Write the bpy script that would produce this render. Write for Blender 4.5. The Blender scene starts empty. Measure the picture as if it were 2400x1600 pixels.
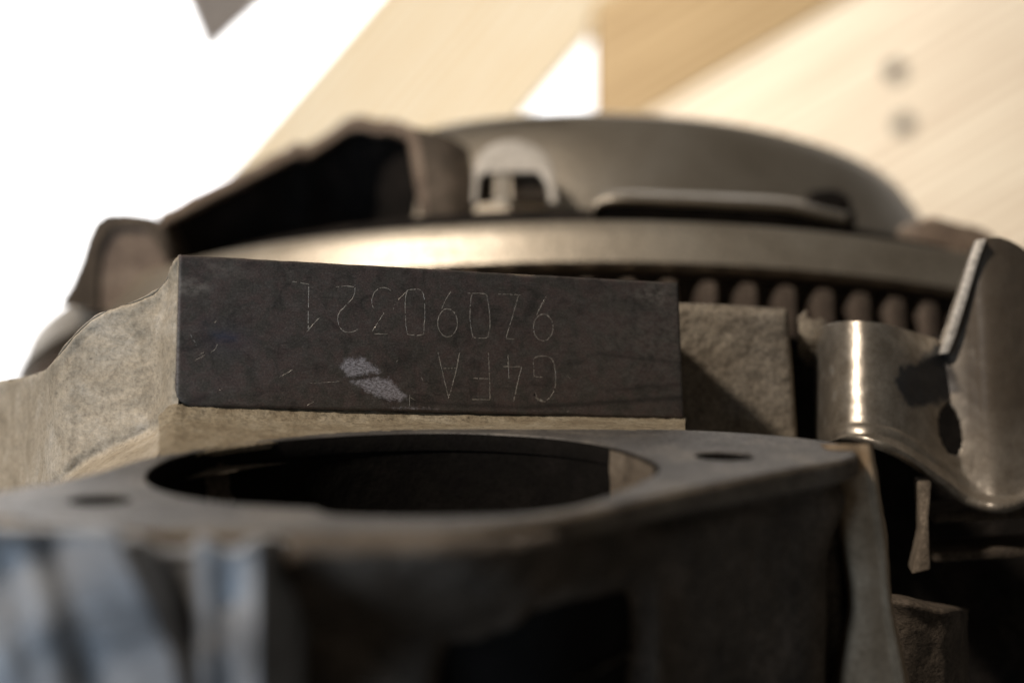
import bpy, bmesh, math, random
import numpy as np
from mathutils import Vector, Matrix, noise

random.seed(4)
C = bpy.context.scene.collection
SC = bpy.context.scene
MM = 0.001
BASE = np.array([0.0, 0.0, 250.0])          # camera stands 250 mm above the origin (all sizes in mm)
FPX, CX, CY = 4000.0, 1200.0, 800.0         # 60 mm lens, 36 mm sensor, measured on a 2400 px wide sheet


def at(px, py, Y):
    """A measured image point at depth Y (mm) as a point of the place, in mm."""
    return np.array([(px - CX) / FPX * Y, Y, (CY - py) / FPX * Y]) + BASE


# ------------------------------------------------------------------ camera
cd = bpy.data.cameras.new('camera')
cam = bpy.data.objects.new('camera', cd)
C.objects.link(cam)
cam.location = BASE * MM
cam.rotation_euler = (math.radians(90), 0, 0)
cd.lens = 60
cd.sensor_width = 36
cd.clip_start = 0.005
cd.clip_end = 50
cd.dof.use_dof = True
cd.dof.focus_distance = 0.1665
cd.dof.aperture_fstop = 14.0
cd.dof.aperture_blades = 7
SC.camera = cam

# ------------------------------------------------------------------ light
world = bpy.data.worlds.new('World')
SC.world = world
world.use_nodes = True
bg = world.node_tree.nodes['Background']
bg.inputs[0].default_value = (1.0, 0.93, 0.84, 1)
bg.inputs[1].default_value = 0.075


def area(name, loc, target, size, power, col, shape='SQUARE', size_y=None):
    ld = bpy.data.lights.new(name, 'AREA')
    ld.shape = shape
    ld.size = size * MM
    if size_y:
        ld.shape = 'RECTANGLE'
        ld.size_y = size_y * MM
    ld.energy = power
    ld.color = col
    o = bpy.data.objects.new(name, ld)
    C.objects.link(o)
    l = Vector(loc) * MM + Vector(BASE * MM)
    t = Vector(target) * MM + Vector(BASE * MM)
    o.location = l
    o.rotation_euler = (t - l).to_track_quat('-Z', 'Y').to_euler()
    return o


area('workshop_lamp', (-300, -70, 415), (-5, 180, 0), 38, 3.1, (1.0, 0.89, 0.77))
area('window_light', (-135, -35, -45), (-32, 103, -18), 100, 0.22, (0.58, 0.76, 1.0))
area('board_fill_lamp', (-40, 335, 140), (110, 640, 50), 70, 1.45, (1.0, 0.95, 0.88))  # added unseen lamp just above the view, brightens the boards
area('wall_fill_lamp', (-700, 1500, 1100), (-600, 2600, 200), 500, 120, (1.0, 0.98, 0.96))  # added unseen lamp that turns the back wall bright white

SC.view_settings.view_transform = 'Standard'
SC.view_settings.look = 'None'
SC.view_settings.exposure = 0.0
SC.view_settings.gamma = 1.0
SC.view_settings.use_curve_mapping = False


# ------------------------------------------------------------------ materials
class NT:
    def __init__(s, name):
        s.m = bpy.data.materials.new(name)
        s.m.use_nodes = True
        s.t = s.m.node_tree
        s.b = s.t.nodes['Principled BSDF']

    def n(s, typ, **kw):
        nd = s.t.nodes.new(typ)
        for k, v in kw.items():
            if isinstance(v, tuple) and len(v) == 2 and v[0] == 'set':
                setattr(nd, k, v[1])
            else:
                setattr(nd, k, v)
        return nd

    def l(s, a, b):
        s.t.links.new(a, b)

    def coord(s, scale=(1, 1, 1)):
        tc = s.n('ShaderNodeTexCoord')
        mp = s.n('ShaderNodeMapping')
        mp.inputs['Scale'].default_value = [1000 * c for c in scale]
        s.l(tc.outputs['Object'], mp.inputs['Vector'])
        return mp.outputs['Vector']

    def noise(s, vec, scale, detail=4, rough=0.6, dist=0.0):
        nd = s.n('ShaderNodeTexNoise')
        nd.inputs['Scale'].default_value = scale
        nd.inputs['Detail'].default_value = detail
        nd.inputs['Roughness'].default_value = rough
        nd.inputs['Distortion'].default_value = dist
        s.l(vec, nd.inputs['Vector'])
        return nd.outputs['Fac']

    def ramp(s, fac, stops):
        r = s.n('ShaderNodeValToRGB')
        e = r.color_ramp.elements
        while len(e) < len(stops):
            e.new(0.5)
        for el, (p, c) in zip(e, stops):
            el.position = p
            el.color = (c, c, c, 1) if not isinstance(c, tuple) else (*c, 1)
        s.l(fac, r.inputs['Fac'])
        return r.outputs['Color']

    def mix(s, fac, a, b, mode='MIX'):
        m = s.n('ShaderNodeMix')
        m.data_type = 'RGBA'
        m.blend_type = mode
        for val, idx in ((fac, 0), (a, 6), (b, 7)):
            if isinstance(val, (int, float)):
                m.inputs[idx].default_value = val if idx == 0 else (val, val, val, 1)
            elif isinstance(val, tuple):
                m.inputs[idx].default_value = (*val, 1)
            else:
                s.l(val, m.inputs[idx])
        return m.outputs[2]

    def math(s, op, a, b=0.0, clamp=False):
        m = s.n('ShaderNodeMath')
        m.operation = op
        m.use_clamp = clamp
        for i, v in enumerate((a, b)):
            if isinstance(v, (int, float)):
                m.inputs[i].default_value = v
            else:
                s.l(v, m.inputs[i])
        return m.outputs[0]

    def bump(s, h, dist, strength=1.0, prev=None):
        b = s.n('ShaderNodeBump')
        b.inputs['Distance'].default_value = dist * MM
        b.inputs['Strength'].default_value = strength
        s.l(h, b.inputs['Height'])
        if prev is not None:
            s.l(prev, b.inputs['Normal'])
        return b.outputs['Normal']


def cast(name, c1, c2, c3, rough=0.75, metallic=0.25, relief=0.12, grain=2.2, coarse=0.22, pits=True, spec=0.35, soft=1.0):
    """Sand-cast metal: coarse blotches, fine grain, dark pits."""
    k = NT(name)
    v = k.coord()
    big = k.noise(v, coarse, 5, 0.65, 0.6)
    fine = k.noise(v, grain, 6, 0.7)
    col = k.ramp(big, [(0.30, c2), (0.52, c1), (0.72, c3)])
    spk = k.ramp(fine, [(0.30, 1 - 0.58 * soft), (0.50, 0.97), (0.72, 1 + 0.35 * soft)])
    col = k.mix(1.0, col, spk, 'MULTIPLY')
    if pits:
        vo = k.n('ShaderNodeTexVoronoi')
        vo.inputs['Scale'].default_value = grain * 0.55
        k.l(v, vo.inputs['Vector'])
        sel = k.noise(v, grain * 0.25, 2)
        pit = k.ramp(vo.outputs['Distance'], [(0.05, 0.25), (0.22, 1.0)])
        pit = k.mix(k.ramp(sel, [(0.48, 0.0), (0.6, 0.9 * soft)]), 1.0, pit)
        col = k.mix(1.0, col, pit, 'MULTIPLY')
        h = k.math('ADD', fine, k.math('MULTIPLY', pit, 0.5))
    else:
        h = fine
    k.l(col, k.b.inputs['Base Color'])
    k.l(k.ramp(fine, [(0.3, min(1, rough + 0.15)), (0.7, rough - 0.12)]), k.b.inputs['Roughness'])
    k.b.inputs['Metallic'].default_value = metallic
    k.b.inputs['Specular IOR Level'].default_value = spec
    med = k.noise(v, grain * 0.3, 3)
    nrm = k.bump(med, relief * 2.5)
    k.l(k.bump(h, relief, 1.0, nrm), k.b.inputs['Normal'])
    return k.m


M = {}
M['cast'] = cast('cast_aluminium', (0.43, 0.365, 0.275), (0.30, 0.25, 0.18), (0.55, 0.49, 0.40), relief=0.07, coarse=0.16, soft=0.55)
M['cast_dark'] = cast('cast_aluminium_dark', (0.095, 0.073, 0.053), (0.05, 0.039, 0.029), (0.155, 0.12, 0.09))  # darker brown version of the cast aluminium
M['cast_brown'] = cast('cast_aluminium_browned', (0.17, 0.135, 0.10), (0.10, 0.08, 0.06), (0.25, 0.205, 0.155), relief=0.08, soft=0.7)
M['cast_tan'] = cast('cast_aluminium_dusty', (0.29, 0.24, 0.165), (0.20, 0.155, 0.10), (0.37, 0.32, 0.24), relief=0.09, coarse=0.3, soft=0.9)
M['pillar'] = cast('cast_aluminium_rusty', (0.36, 0.265, 0.17), (0.25, 0.18, 0.11), (0.45, 0.345, 0.235), relief=0.05, soft=0.4)
M['cast_rough'] = cast('cast_aluminium_coarse', (0.25, 0.21, 0.16), (0.16, 0.13, 0.095), (0.34, 0.295, 0.23), relief=0.10, grain=2.4)
M['cast_blue'] = cast('cast_aluminium_bare', (0.22, 0.215, 0.21), (0.10, 0.095, 0.09), (0.42, 0.42, 0.42), rough=0.55, metallic=0.35, coarse=0.11, soft=0.4, relief=0.05)
M['machined'] = cast('machined_flange_face', (0.11, 0.101, 0.093), (0.055, 0.049, 0.043), (0.19, 0.168, 0.14), rough=0.55, metallic=0.3, relief=0.035, grain=2.2, coarse=0.17, soft=0.7)
M['bore'] = cast('shaded_bore', (0.007, 0.006, 0.005), (0.005, 0.004, 0.004), (0.011, 0.009, 0.008), rough=0.9, metallic=0.0, relief=0.05, spec=0.1, soft=0.4)  # near-black: the darkness inside the bore is put into this colour
M['black'] = cast('shaded_cavity', (0.016, 0.013, 0.011), (0.008, 0.007, 0.006), (0.03, 0.024, 0.02), rough=0.85, metallic=0.0, spec=0.15)  # shade of gaps and openings put into a near-black colour
M['rim'] = cast('flywheel_steel', (0.60, 0.53, 0.43), (0.46, 0.395, 0.31), (0.70, 0.64, 0.54), rough=0.43, metallic=0.92, relief=0.03, coarse=0.06, pits=False)
M['tooth'] = cast('gear_steel', (0.18, 0.14, 0.112), (0.11, 0.083, 0.066), (0.26, 0.21, 0.17), rough=0.5, metallic=0.6, relief=0.05)
M['cover'] = cast('pressed_steel', (0.58, 0.51, 0.415), (0.46, 0.395, 0.31), (0.66, 0.60, 0.51), rough=0.35, metallic=0.92, relief=0.04, coarse=0.05, pits=False)
M['strap'] = cast('worn_strap_steel', (0.66, 0.61, 0.54), (0.56, 0.51, 0.44), (0.74, 0.69, 0.62), rough=0.45, metallic=0.15, relief=0.03, pits=False)
M['cover_rust'] = cast('browned_steel', (0.24, 0.18, 0.135), (0.15, 0.11, 0.085), (0.33, 0.26, 0.20), rough=0.7, metallic=0.3)
M['engraved'] = cast('scratched_bright_metal', (0.38, 0.345, 0.295), (0.17, 0.155, 0.135), (0.60, 0.55, 0.48), rough=0.4, metallic=0.3, grain=5, coarse=1.4, relief=0.02, pits=False)
M['grey_panel'] = cast('grey_painted_board', (0.36, 0.33, 0.315), (0.34, 0.31, 0.295), (0.38, 0.35, 0.335), rough=0.7, metallic=0, relief=0.01, grain=0.3, coarse=0.01, pits=False)


def pad_material():
    k = NT('dark_machined_pad')
    tc = k.n('ShaderNodeTexCoord')

    def vec(scale, rot=0.0):
        mp = k.n('ShaderNodeMapping')
        mp.inputs['Scale'].default_value = [1000 * c for c in scale]
        mp.inputs['Rotation'].default_value = (0, 0, rot)
        k.l(tc.outputs['Object'], mp.inputs['Vector'])
        return mp.outputs['Vector']
    v = vec((1, 1, 1))
    vs = vec((0.75, 1.1, 1), math.radians(28))
    vx = vec((0.5, 1.9, 1), math.radians(-12))
    blot = k.noise(v, 0.33, 6, 0.72, 0.8)
    tone = k.noise(v, 0.55, 4, 0.6, 0.5)
    col = k.mix(k.ramp(tone, [(0.42, 0.0), (0.58, 1.0)]), (0.066, 0.058, 0.049), (0.090, 0.066, 0.058))
    st = k.noise(vs, 1.0, 7, 0.75, 0.4)
    col = k.mix(k.ramp(st, [(0.46, 0.0), (0.72, 0.85)]), col, (0.120, 0.106, 0.096))
    col = k.mix(k.ramp(k.noise(vx, 2.0, 5, 0.7), [(0.52, 0.0), (0.8, 0.4)]), col, (0.115, 0.102, 0.09))
    col = k.mix(k.ramp(blot, [(0.35, 0.55), (0.5, 0.0)]), col, (0.018, 0.016, 0.015))
    fine = k.noise(v, 5.5, 4, 0.7)
    col = k.mix(1.0, col, k.ramp(fine, [(0.3, 0.55), (0.5, 0.95), (0.7, 1.5)]), 'MULTIPLY')
    scuff = k.ramp(k.noise(vec((0.25, 3.4, 1), math.radians(20)), 1.6, 5, 0.75), [(0.58, 0.0), (0.72, 0.28)])
    col = k.mix(scuff, col, (0.13, 0.118, 0.106))
    dots = k.ramp(k.noise(v, 4.2, 3, 0.6), [(0.64, 0.0), (0.74, 0.55)])
    col = k.mix(k.math('MULTIPLY', dots, k.ramp(k.noise(v, 0.45, 3), [(0.42, 0.1), (0.62, 1.0)])), col, (0.26, 0.23, 0.20))
    at_ = k.n('ShaderNodeAttribute')
    at_.attribute_name = 'marks'
    sep = k.n('ShaderNodeSeparateColor')
    k.l(at_.outputs['Color'], sep.inputs['Color'])
    speck = k.ramp(k.noise(vec((1.2, 2.2, 1), math.radians(25)), 2.6, 6, 0.8), [(0.38, 0.0), (0.58, 1.0)])
    sm = k.math('MULTIPLY', k.math('MULTIPLY', k.ramp(k.math('ADD', sep.outputs['Red'], k.math('MULTIPLY', k.math('SUBTRACT', k.noise(v, 1.6, 5, 0.75), 0.5), 1.3)), [(0.40, 0.0), (0.72, 1.0)]), speck), 0.95, True)
    col = k.mix(k.math('MULTIPLY', sep.outputs['Blue'], 0.55), col, (0.028, 0.042, 0.085))
    wear = k.math('MULTIPLY', sep.outputs['Green'], k.ramp(k.noise(vs, 1.7, 6, 0.75), [(0.40, 0.0), (0.58, 1.0)]), True)
    col = k.mix(k.math('MULTIPLY', wear, 0.75), col, (0.23, 0.205, 0.175))
    col = k.mix(k.math('MULTIPLY', at_.outputs['Alpha'], 0.65), col, (0.018, 0.016, 0.015))
    col = k.mix(sm, col, (0.46, 0.44, 0.47))
    k.l(col, k.b.inputs['Base Color'])
    k.b.inputs['Metallic'].default_value = 0.15
    k.l(k.ramp(st, [(0.3, 0.62), (0.75, 0.45)]), k.b.inputs['Roughness'])
    k.b.inputs['Specular IOR Level'].default_value = 0.4
    h = k.math('ADD', k.math('MULTIPLY', fine, 0.5), k.noise(vx, 3.0, 4, 0.7))
    k.l(k.bump(h, 0.022), k.b.inputs['Normal'])
    return k.m


M['pad'] = pad_material()


def bracket_material():
    k = NT('bare_sheet_steel')
    v = k.coord()
    vz = k.coord((1, 1, 0.25))
    n1 = k.noise(v, 0.5, 5, 0.65)
    fine = k.noise(v, 3.0, 5, 0.7)
    at_ = k.n('ShaderNodeAttribute')
    at_.attribute_name = 'marks'
    sep = k.n('ShaderNodeSeparateColor')
    k.l(at_.outputs['Color'], sep.inputs['Color'])
    col = k.mix(k.ramp(n1, [(0.35, 0.0), (0.65, 1.0)]), (0.36, 0.31, 0.25), (0.54, 0.485, 0.41))
    col = k.mix(1.0, col, k.ramp(fine, [(0.3, 0.7), (0.7, 1.2)]), 'MULTIPLY')
    edge = k.math('ADD', sep.outputs['Red'], k.math('MULTIPLY', k.math('SUBTRACT', n1, 0.5), 1.1))
    st = k.ramp(edge, [(0.36, 0.0), (0.6, 1.0)])
    col = k.mix(st, col, (0.032, 0.033, 0.036))
    col = k.mix(k.math('MULTIPLY', sep.outputs['Green'], 0.92), col, (0.07, 0.051, 0.034))
    k.l(col, k.b.inputs['Base Color'])
    met = k.math('SUBTRACT', 0.85, k.math('MULTIPLY', k.math('MAXIMUM', st, sep.outputs['Green']), 0.8))
    k.l(met, k.b.inputs['Metallic'])
    k.l(k.ramp(fine, [(0.3, 0.44), (0.7, 0.30)]), k.b.inputs['Roughness'])
    k.l(k.bump(k.noise(vz, 1.3, 5, 0.7), 0.05), k.b.inputs['Normal'])
    return k.m


M['bracket'] = bracket_material()


def wood(name, c1, c2, c3):
    k = NT(name)
    v = k.coord((0.012, 0.16, 0.16))
    g = k.noise(v, 1.0, 5, 0.6, 1.2)
    w = k.n('ShaderNodeTexWave')
    w.inputs['Scale'].default_value = 0.55
    w.inputs['Distortion'].default_value = 5.0
    w.inputs['Detail'].default_value = 3
    w.bands_direction = 'Y'
    k.l(k.coord((0.01, 0.12, 0.12)), w.inputs['Vector'])
    col = k.ramp(k.math('ADD', k.math('MULTIPLY', g, 0.6), k.math('MULTIPLY', w.outputs['Fac'], 0.4)), [(0.33, c2), (0.5, c1), (0.68, c3)])
    k.l(col, k.b.inputs['Base Color'])
    k.b.inputs['Roughness'].default_value = 0.7
    k.l(k.bump(g, 0.3), k.b.inputs['Normal'])
    return k.m


M['pine'] = wood('pale_pine', (0.68, 0.58, 0.45), (0.50, 0.39, 0.285), (0.76, 0.68, 0.54))
M['pine_warm'] = wood('overlit_warm_pine', (0.86, 0.74, 0.53), (0.78, 0.60, 0.37), (0.90, 0.82, 0.66))  # yellowish pine, lightened: the strong light on this board is in its colour
M['pine_shaded'] = wood('shaded_timber', (0.30, 0.205, 0.097), (0.22, 0.14, 0.06), (0.37, 0.265, 0.14))  # brown holds the shade on the beam's side as wood colour


def plain(name, col, rough=0.8):
    k = NT(name)
    v = k.coord()
    n = k.noise(v, 0.01, 3)
    k.l(k.mix(n, tuple(c * 0.96 for c in col), col), k.b.inputs['Base Color'])
    k.b.inputs['Roughness'].default_value = rough
    return k.m


M['white'] = plain('white_plaster', (0.82, 0.82, 0.83))
M['knot'] = plain('dark_nail_head', (0.10, 0.09, 0.08), 0.5)


# ------------------------------------------------------------------ builders
def tag(o, label=None, cat=None, group=None, kind=None):
    for key, val in (('label', label), ('category', cat), ('group', group), ('kind', kind)):
        if val:
            o[key] = val
    return o


def thing(name, origin, label, cat, group=None):
    o = bpy.data.objects.new(name, None)
    o.empty_display_size = 0.005
    C.objects.link(o)
    o.location = Vector(origin) * MM
    o['org'] = [float(c) for c in origin]
    tag(o, label, cat, group)
    return o


def mesh_obj(name, verts, faces, mat, parent=None, smooth=True, origin=None):
    """One mesh from world points in mm; its origin is the thing's base."""
    if origin is None:
        origin = np.array(parent['org']) if parent is not None and 'org' in parent else np.zeros(3)
    vv = (np.asarray(verts, float) - origin) * MM
    me = bpy.data.meshes.new(name)
    me.from_pydata(vv.tolist(), [], faces)
    me.validate()
    if smooth:
        me.polygons.foreach_set('use_smooth', [True] * len(me.polygons))
    me.materials.append(M[mat])
    o = bpy.data.objects.new(name, me)
    C.objects.link(o)
    if parent is not None:
        o.parent = parent
        o['org'] = [float(c) for c in origin]
    else:
        o.location = Vector(origin) * MM
    return o


def fix_normals(o, sharp=None):
    bm = bmesh.new()
    bm.from_mesh(o.data)
    bmesh.ops.remove_doubles(bm, verts=bm.verts, dist=1e-7)
    bmesh.ops.recalc_face_normals(bm, faces=bm.faces)
    if sharp:
        a = math.radians(sharp)
        for e in bm.edges:
            if len(e.link_faces) == 2 and e.calc_face_angle(0) > a:
                e.smooth = False
    bm.to_mesh(o.data)
    bm.free()


def cr(points, n):
    """Catmull-Rom resample of an (k,d) array to n points."""
    P = np.asarray(points, float)
    k = len(P)
    if k < 3:
        t = np.linspace(0, 1, n)[:, None]
        return P[0] * (1 - t) + P[-1] * t
    Q = np.vstack([2 * P[0] - P[1], P, 2 * P[-1] - P[-2]])
    t = np.linspace(0, k - 1, n)
    i = np.minimum(t.astype(int), k - 2)
    f = (t - i)[:, None]
    p0, p1, p2, p3 = Q[i], Q[i + 1], Q[i + 2], Q[i + 3]
    return 0.5 * (2 * p1 + (p2 - p0) * f + (2 * p0 - 5 * p1 + 4 * p2 - p3) * f ** 2 + (3 * p1 - p0 - 3 * p2 + p3) * f ** 3)


def grid_resample(ctrl, nu, nv):
    ctrl = np.asarray(ctrl, float)             # rows, cols, 3
    a = np.stack([cr(r, nu) for r in ctrl])
    return np.stack([cr(a[:, j], nv) for j in range(nu)], axis=1)


def rough_up(G, amp, freq, seed=0.0):
    """Push a grid in and out along its normals: the uneven skin of a casting."""
    du = np.gradient(G, axis=1)
    dv = np.gradient(G, axis=0)
    N = np.cross(du, dv)
    N /= np.maximum(np.linalg.norm(N, axis=2, keepdims=True), 1e-9)
    for i in range(G.shape[0]):
        for j in range(G.shape[1]):
            p = G[i, j]
            d = noise.fractal(Vector(p * freq) + Vector((seed, 0, 0)), 1.0, 2.0, 4)
            G[i, j] = p + N[i, j] * d * amp
    return G


def grid_faces(nv, nu, keep=None):
    F = []
    for i in range(nv - 1):
        for j in range(nu - 1):
            if keep is None or keep[i, j]:
                a = i * nu + j
                F.append((a, a + 1, a + nu + 1, a + nu))
    return F


def sheet(name, ctrl, nu, nv, mat, parent, amp=0.0, freq=0.5, seed=0.0, thick=None, keepfn=None, raw=False):
    G = np.asarray(ctrl, float) if raw else grid_resample(ctrl, nu, nv)
    if amp:
        G = rough_up(G, amp, freq, seed)
    keep = None
    if keepfn is not None:
        mid = 0.25 * (G[:-1, :-1] + G[1:, :-1] + G[:-1, 1:] + G[1:, 1:])
        keep = keepfn(mid)
    o = mesh_obj(name, G.reshape(-1, 3), grid_faces(G.shape[0], G.shape[1], keep), mat, parent)
    if thick:
        md = o.modifiers.new('thickness', 'SOLIDIFY')
        md.thickness = thick * MM
        md.offset = -1
    return o, G


def pxrow(cols, Y=None):
    return [at(*c) if Y is None else at(c[0], c[1], Y) for c in cols]


def to_px(p):
    q = np.asarray(p, float) - BASE
    return np.stack([CX + FPX * q[..., 0] / q[..., 1], CY - FPX * q[..., 2] / q[..., 1]], axis=-1)


def prism(name, front, back, mat, parent, bev=0.3, seg=2, amp=0.0):
    """A closed body between two outlines of the same length, edges rounded."""
    n = len(front)
    v = list(front) + list(back)
    f = [tuple(range(n)), tuple(range(2 * n - 1, n - 1, -1))] + [(i, i + n, (i + 1) % n + n, (i + 1) % n) for i in range(n)]
    o = mesh_obj(name, v, f, mat, parent, smooth=False)
    bm = bmesh.new()
    bm.from_mesh(o.data)
    bmesh.ops.recalc_face_normals(bm, faces=bm.faces)
    if bev:
        bmesh.ops.bevel(bm, geom=list(bm.edges), offset=bev * MM, segments=seg, profile=0.5, affect='EDGES', clamp_overlap=True)
    for fa in bm.faces:
        fa.smooth = True
    for e in bm.edges:
        if len(e.link_faces) == 2 and e.calc_face_angle(0) > 0.7:
            e.smooth = False
    bm.to_mesh(o.data)
    bm.free()
    return o


def blob_mask(px, poly, soft):
    """Soft inside-mask of a polygon given on the measuring sheet."""
    P = np.asarray(poly, float)
    x, y = px[:, 0], px[:, 1]
    inside = np.zeros(len(px), bool)
    dist = np.full(len(px), 1e9)
    for i in range(len(P)):
        a, b = P[i], P[(i + 1) % len(P)]
        cond = ((a[1] > y) != (b[1] > y)) & (x < (b[0] - a[0]) * (y - a[1]) / (b[1] - a[1] + 1e-12) + a[0])
        inside ^= cond
        ab = b - a
        t = np.clip(((px - a) @ ab) / (ab @ ab), 0, 1)[:, None]
        dist = np.minimum(dist, np.linalg.norm(px - (a + t * ab), axis=1))
    s = np.where(inside, dist, -dist)
    return np.clip(0.5 + s / soft, 0, 1)


def line_mask(px, pts, width):
    d = np.full(len(px), 1e9)
    for a, b in zip(np.asarray(pts[:-1], float), np.asarray(pts[1:], float)):
        ab = b - a
        t = np.clip(((px - a) @ ab) / (ab @ ab), 0, 1)[:, None]
        d = np.minimum(d, np.linalg.norm(px - (a + t * ab), axis=1))
    return np.clip(1 - d / width, 0, 1)


def set_marks(o, r=None, g=None, b=None, a=None):
    n = len(o.data.vertices)
    z = np.zeros(n)
    arr = np.stack([x if x is not None else z for x in (r, g, b, a)], axis=1).astype(np.float32)
    at_ = o.data.color_attributes.new('marks', 'FLOAT_COLOR', 'POINT')
    at_.data.foreach_set('color', arr.ravel())


# ================================================================== the white room behind
bw = mesh_obj('wall', [(-2500, 2600, -1500), (2500, 2600, -1500), (2500, 2600, 2500), (-2500, 2600, 2500)], [(0, 1, 2, 3)], 'white', smooth=False)
tag(bw, kind='structure')


def board(name, p0, p1, width, thick, mat, label, cat, tilt=0.0, group=None, mitre=0.0):
    a, b = at(*p0), at(*p1)
    L = np.linalg.norm(b - a)
    x = (b - a) / L
    n = np.array([0, -1.0, 0])
    n -= x * (n @ x)
    n /= np.linalg.norm(n)
    R = Matrix.Rotation(math.radians(tilt), 3, Vector(x))
    n = np.array(R @ Vector(n))
    y = np.cross(n, x)
    bm = bmesh.new()
    bmesh.ops.create_cube(bm, size=1)
    for v in bm.verts:
        skew = mitre * v.co.y * width if v.co.x < 0 else 0.0
        v.co = Vector((v.co.x * L + skew, v.co.y * width, (v.co.z - 0.5) * thick)) * MM
    bmesh.ops.bevel(bm, geom=list(bm.edges), offset=1.2 * MM, segments=2, profile=0.5, affect='EDGES')
    me = bpy.data.meshes.new(name)
    bm.to_mesh(me)
    bm.free()
    me.materials.append(M[mat])
    o = bpy.data.objects.new(name, me)
    C.objects.link(o)
    mw = Matrix(((x[0], y[0], n[0]), (x[1], y[1], n[1]), (x[2], y[2], n[2]))).to_4x4()
    mw.translation = Vector((a + b) / 2) * MM
    o.matrix_world = mw
    tag(o, label, cat, group)
    return o


right_board = board('wooden_board', (1453, 730, 600), (2593, 70, 600), 110, 20, 'pine', 'wide pale pine board with two dark nail heads, behind the clutch cover on the right', 'board', group='wooden boards behind the engine')
for q in ((2098, 168), (2118, 292)):
    w = right_board.matrix_world.inverted() @ Vector(at(q[0], q[1], 600) * MM)
    bm = bmesh.new()
    bmesh.ops.create_cone(bm, cap_ends=True, segments=16, radius1=4.2 * MM, radius2=3.6 * MM, depth=1.2 * MM)
    me = bpy.data.meshes.new('nail_head')
    bm.to_mesh(me)
    bm.free()
    me.materials.append(M['knot'])
    nh = bpy.data.objects.new('nail_head', me)
    C.objects.link(nh)
    nh.parent = right_board
    nh.location = (w.x, w.y, 0.0002)
board('wooden_board', (1950, 862, 612), (2800, 370, 612), 80, 20, 'pine', 'pale pine board at the right edge, below the board with nail heads', 'board', group='wooden boards behind the engine')
board('wooden_beam', (1393, 172, 598.5), (2261, -335, 598.5), 43, 22, 'pine_shaded', 'timber beam coloured as its shaded side, with a square cut end, above the clutch cover', 'beam', mitre=0.58)
board('wooden_board', (590, 670, 760), (1540, -440, 760), 84, 20, 'pine_warm', 'overexposed yellowish pine board rising from behind the left of the clutch cover', 'board', group='wooden boards behind the engine')
pf = [at(480, 134, 900), at(-60, -1170, 900), at(1700, -1170, 900), at(640, -13, 900)]
gp = prism('grey_panel', pf, [p + np.array([0, 8, 0]) for p in pf], 'grey_panel', None, bev=0.5)
tag(gp, 'dark grey panel corner pointing down against the white wall, top left', 'panel')

# ================================================================== engine block
EO = at(1000, 1030, 165)
engine = thing('engine_block', EO, 'dirty cast aluminium engine block with a dark engraved number pad above a round opening', 'engine block')

# --- dark machined number pad
pA, pB, pC, pD = at(421, 597, 160), at(1590, 663, 178), at(1604, 981, 178), at(411, 949, 160)
du = (pB - pA) + (pC - pD)
du /= np.linalg.norm(du)
dv = (pA - pD) + (pB - pC)
dv -= du * (dv @ du)
dv /= np.linalg.norm(dv)
dn = np.cross(du, dv)                      # towards the camera
pO = 0.25 * (pA + pB + pC + pD)


def on_pad(px, py):
    """Image point on the pad's plane -> pad coordinates (mm)."""
    r = at(px, py, 1.0) - BASE
    t = ((pO - BASE) @ dn) / (r @ dn)
    p = BASE + r * t
    return np.array([(p - pO) @ du, (p - pO) @ dv])


nu_, nv_ = 330, 96
tl, tr, br, bl = on_pad(421, 597), on_pad(1590, 663), on_pad(1604, 981), on_pad(411, 950)
uv = np.zeros((nv_, nu_, 2))
for j in range(nu_):
    s = (j / (nu_ - 1))
    s = s * s * (0.06) + s * 0.94
    top = tl * (1 - s) + tr * s
    bot = bl * (1 - s) + br * s
    wob = 0.05 * noise.noise(Vector((s * 9, 3.1, 0))) + 0.03 * noise.noise(Vector((s * 40, 7.1, 0)))
    top = top + np.array([0, wob - (0.16 * math.exp(-((s - 0.665) / 0.022) ** 2))])
    bot = bot + np.array([0, 0.06 * noise.noise(Vector((s * 14, 9.1, 0)))])
    d = s * 49.0
    if d < 1.5:
        bot = bot + np.array([0, 1.5 - math.sqrt(max(0, 1.5 ** 2 - (1.5 - d) ** 2))])
    for i in range(nv_):
        t = i / (nv_ - 1)
        uv[i, j] = bot * (1 - t) + top * t
edge = np.minimum(np.minimum(np.arange(nu_), np.arange(nu_)[::-1])[None, :] * 0.16, np.minimum(np.arange(nv_), np.arange(nv_)[::-1])[:, None] * 0.16)
hz = -0.10 * np.clip(1 - edge / 0.22, 0, 1) ** 2
Vp = [(uv[i, j, 0] * MM, uv[i, j, 1] * MM, hz[i, j] * MM) for i in range(nv_) for j in range(nu_)]
Fp = grid_faces(nv_, nu_)
me = bpy.data.meshes.new('number_pad')
ring = [j for j in range(nu_)] + [i * nu_ + nu_ - 1 for i in range(1, nv_)] + [(nv_ - 1) * nu_ + j for j in range(nu_ - 2, -1, -1)] + [i * nu_ for i in range(nv_ - 2, 0, -1)]
n0 = len(Vp)
for r_ in ring:
    x, y, z = Vp[r_]
    Vp.append((x, y, -0.6 * MM))
m_ = len(ring)
for i in range(m_):
    Fp.append((ring[i], n0 + i, n0 + (i + 1) % m_, ring[(i + 1) % m_]))
me.from_pydata(Vp, [], Fp)
me.polygons.foreach_set('use_smooth', [True] * len(me.polygons))
me.materials.append(M['pad'])
pad = bpy.data.objects.new('number_pad', me)
C.objects.link(pad)
pad.parent = engine
Rm = Matrix(((du[0], dv[0], dn[0]), (du[1], dv[1], dn[1]), (du[2], dv[2], dn[2]))).to_4x4()
Rm.translation = Vector((pO - EO)) * MM
pad.matrix_local = Rm
pad['label'] = 'dark machined pad engraved with two upside-down lines of characters'
co = np.array(Vp) / MM
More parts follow.
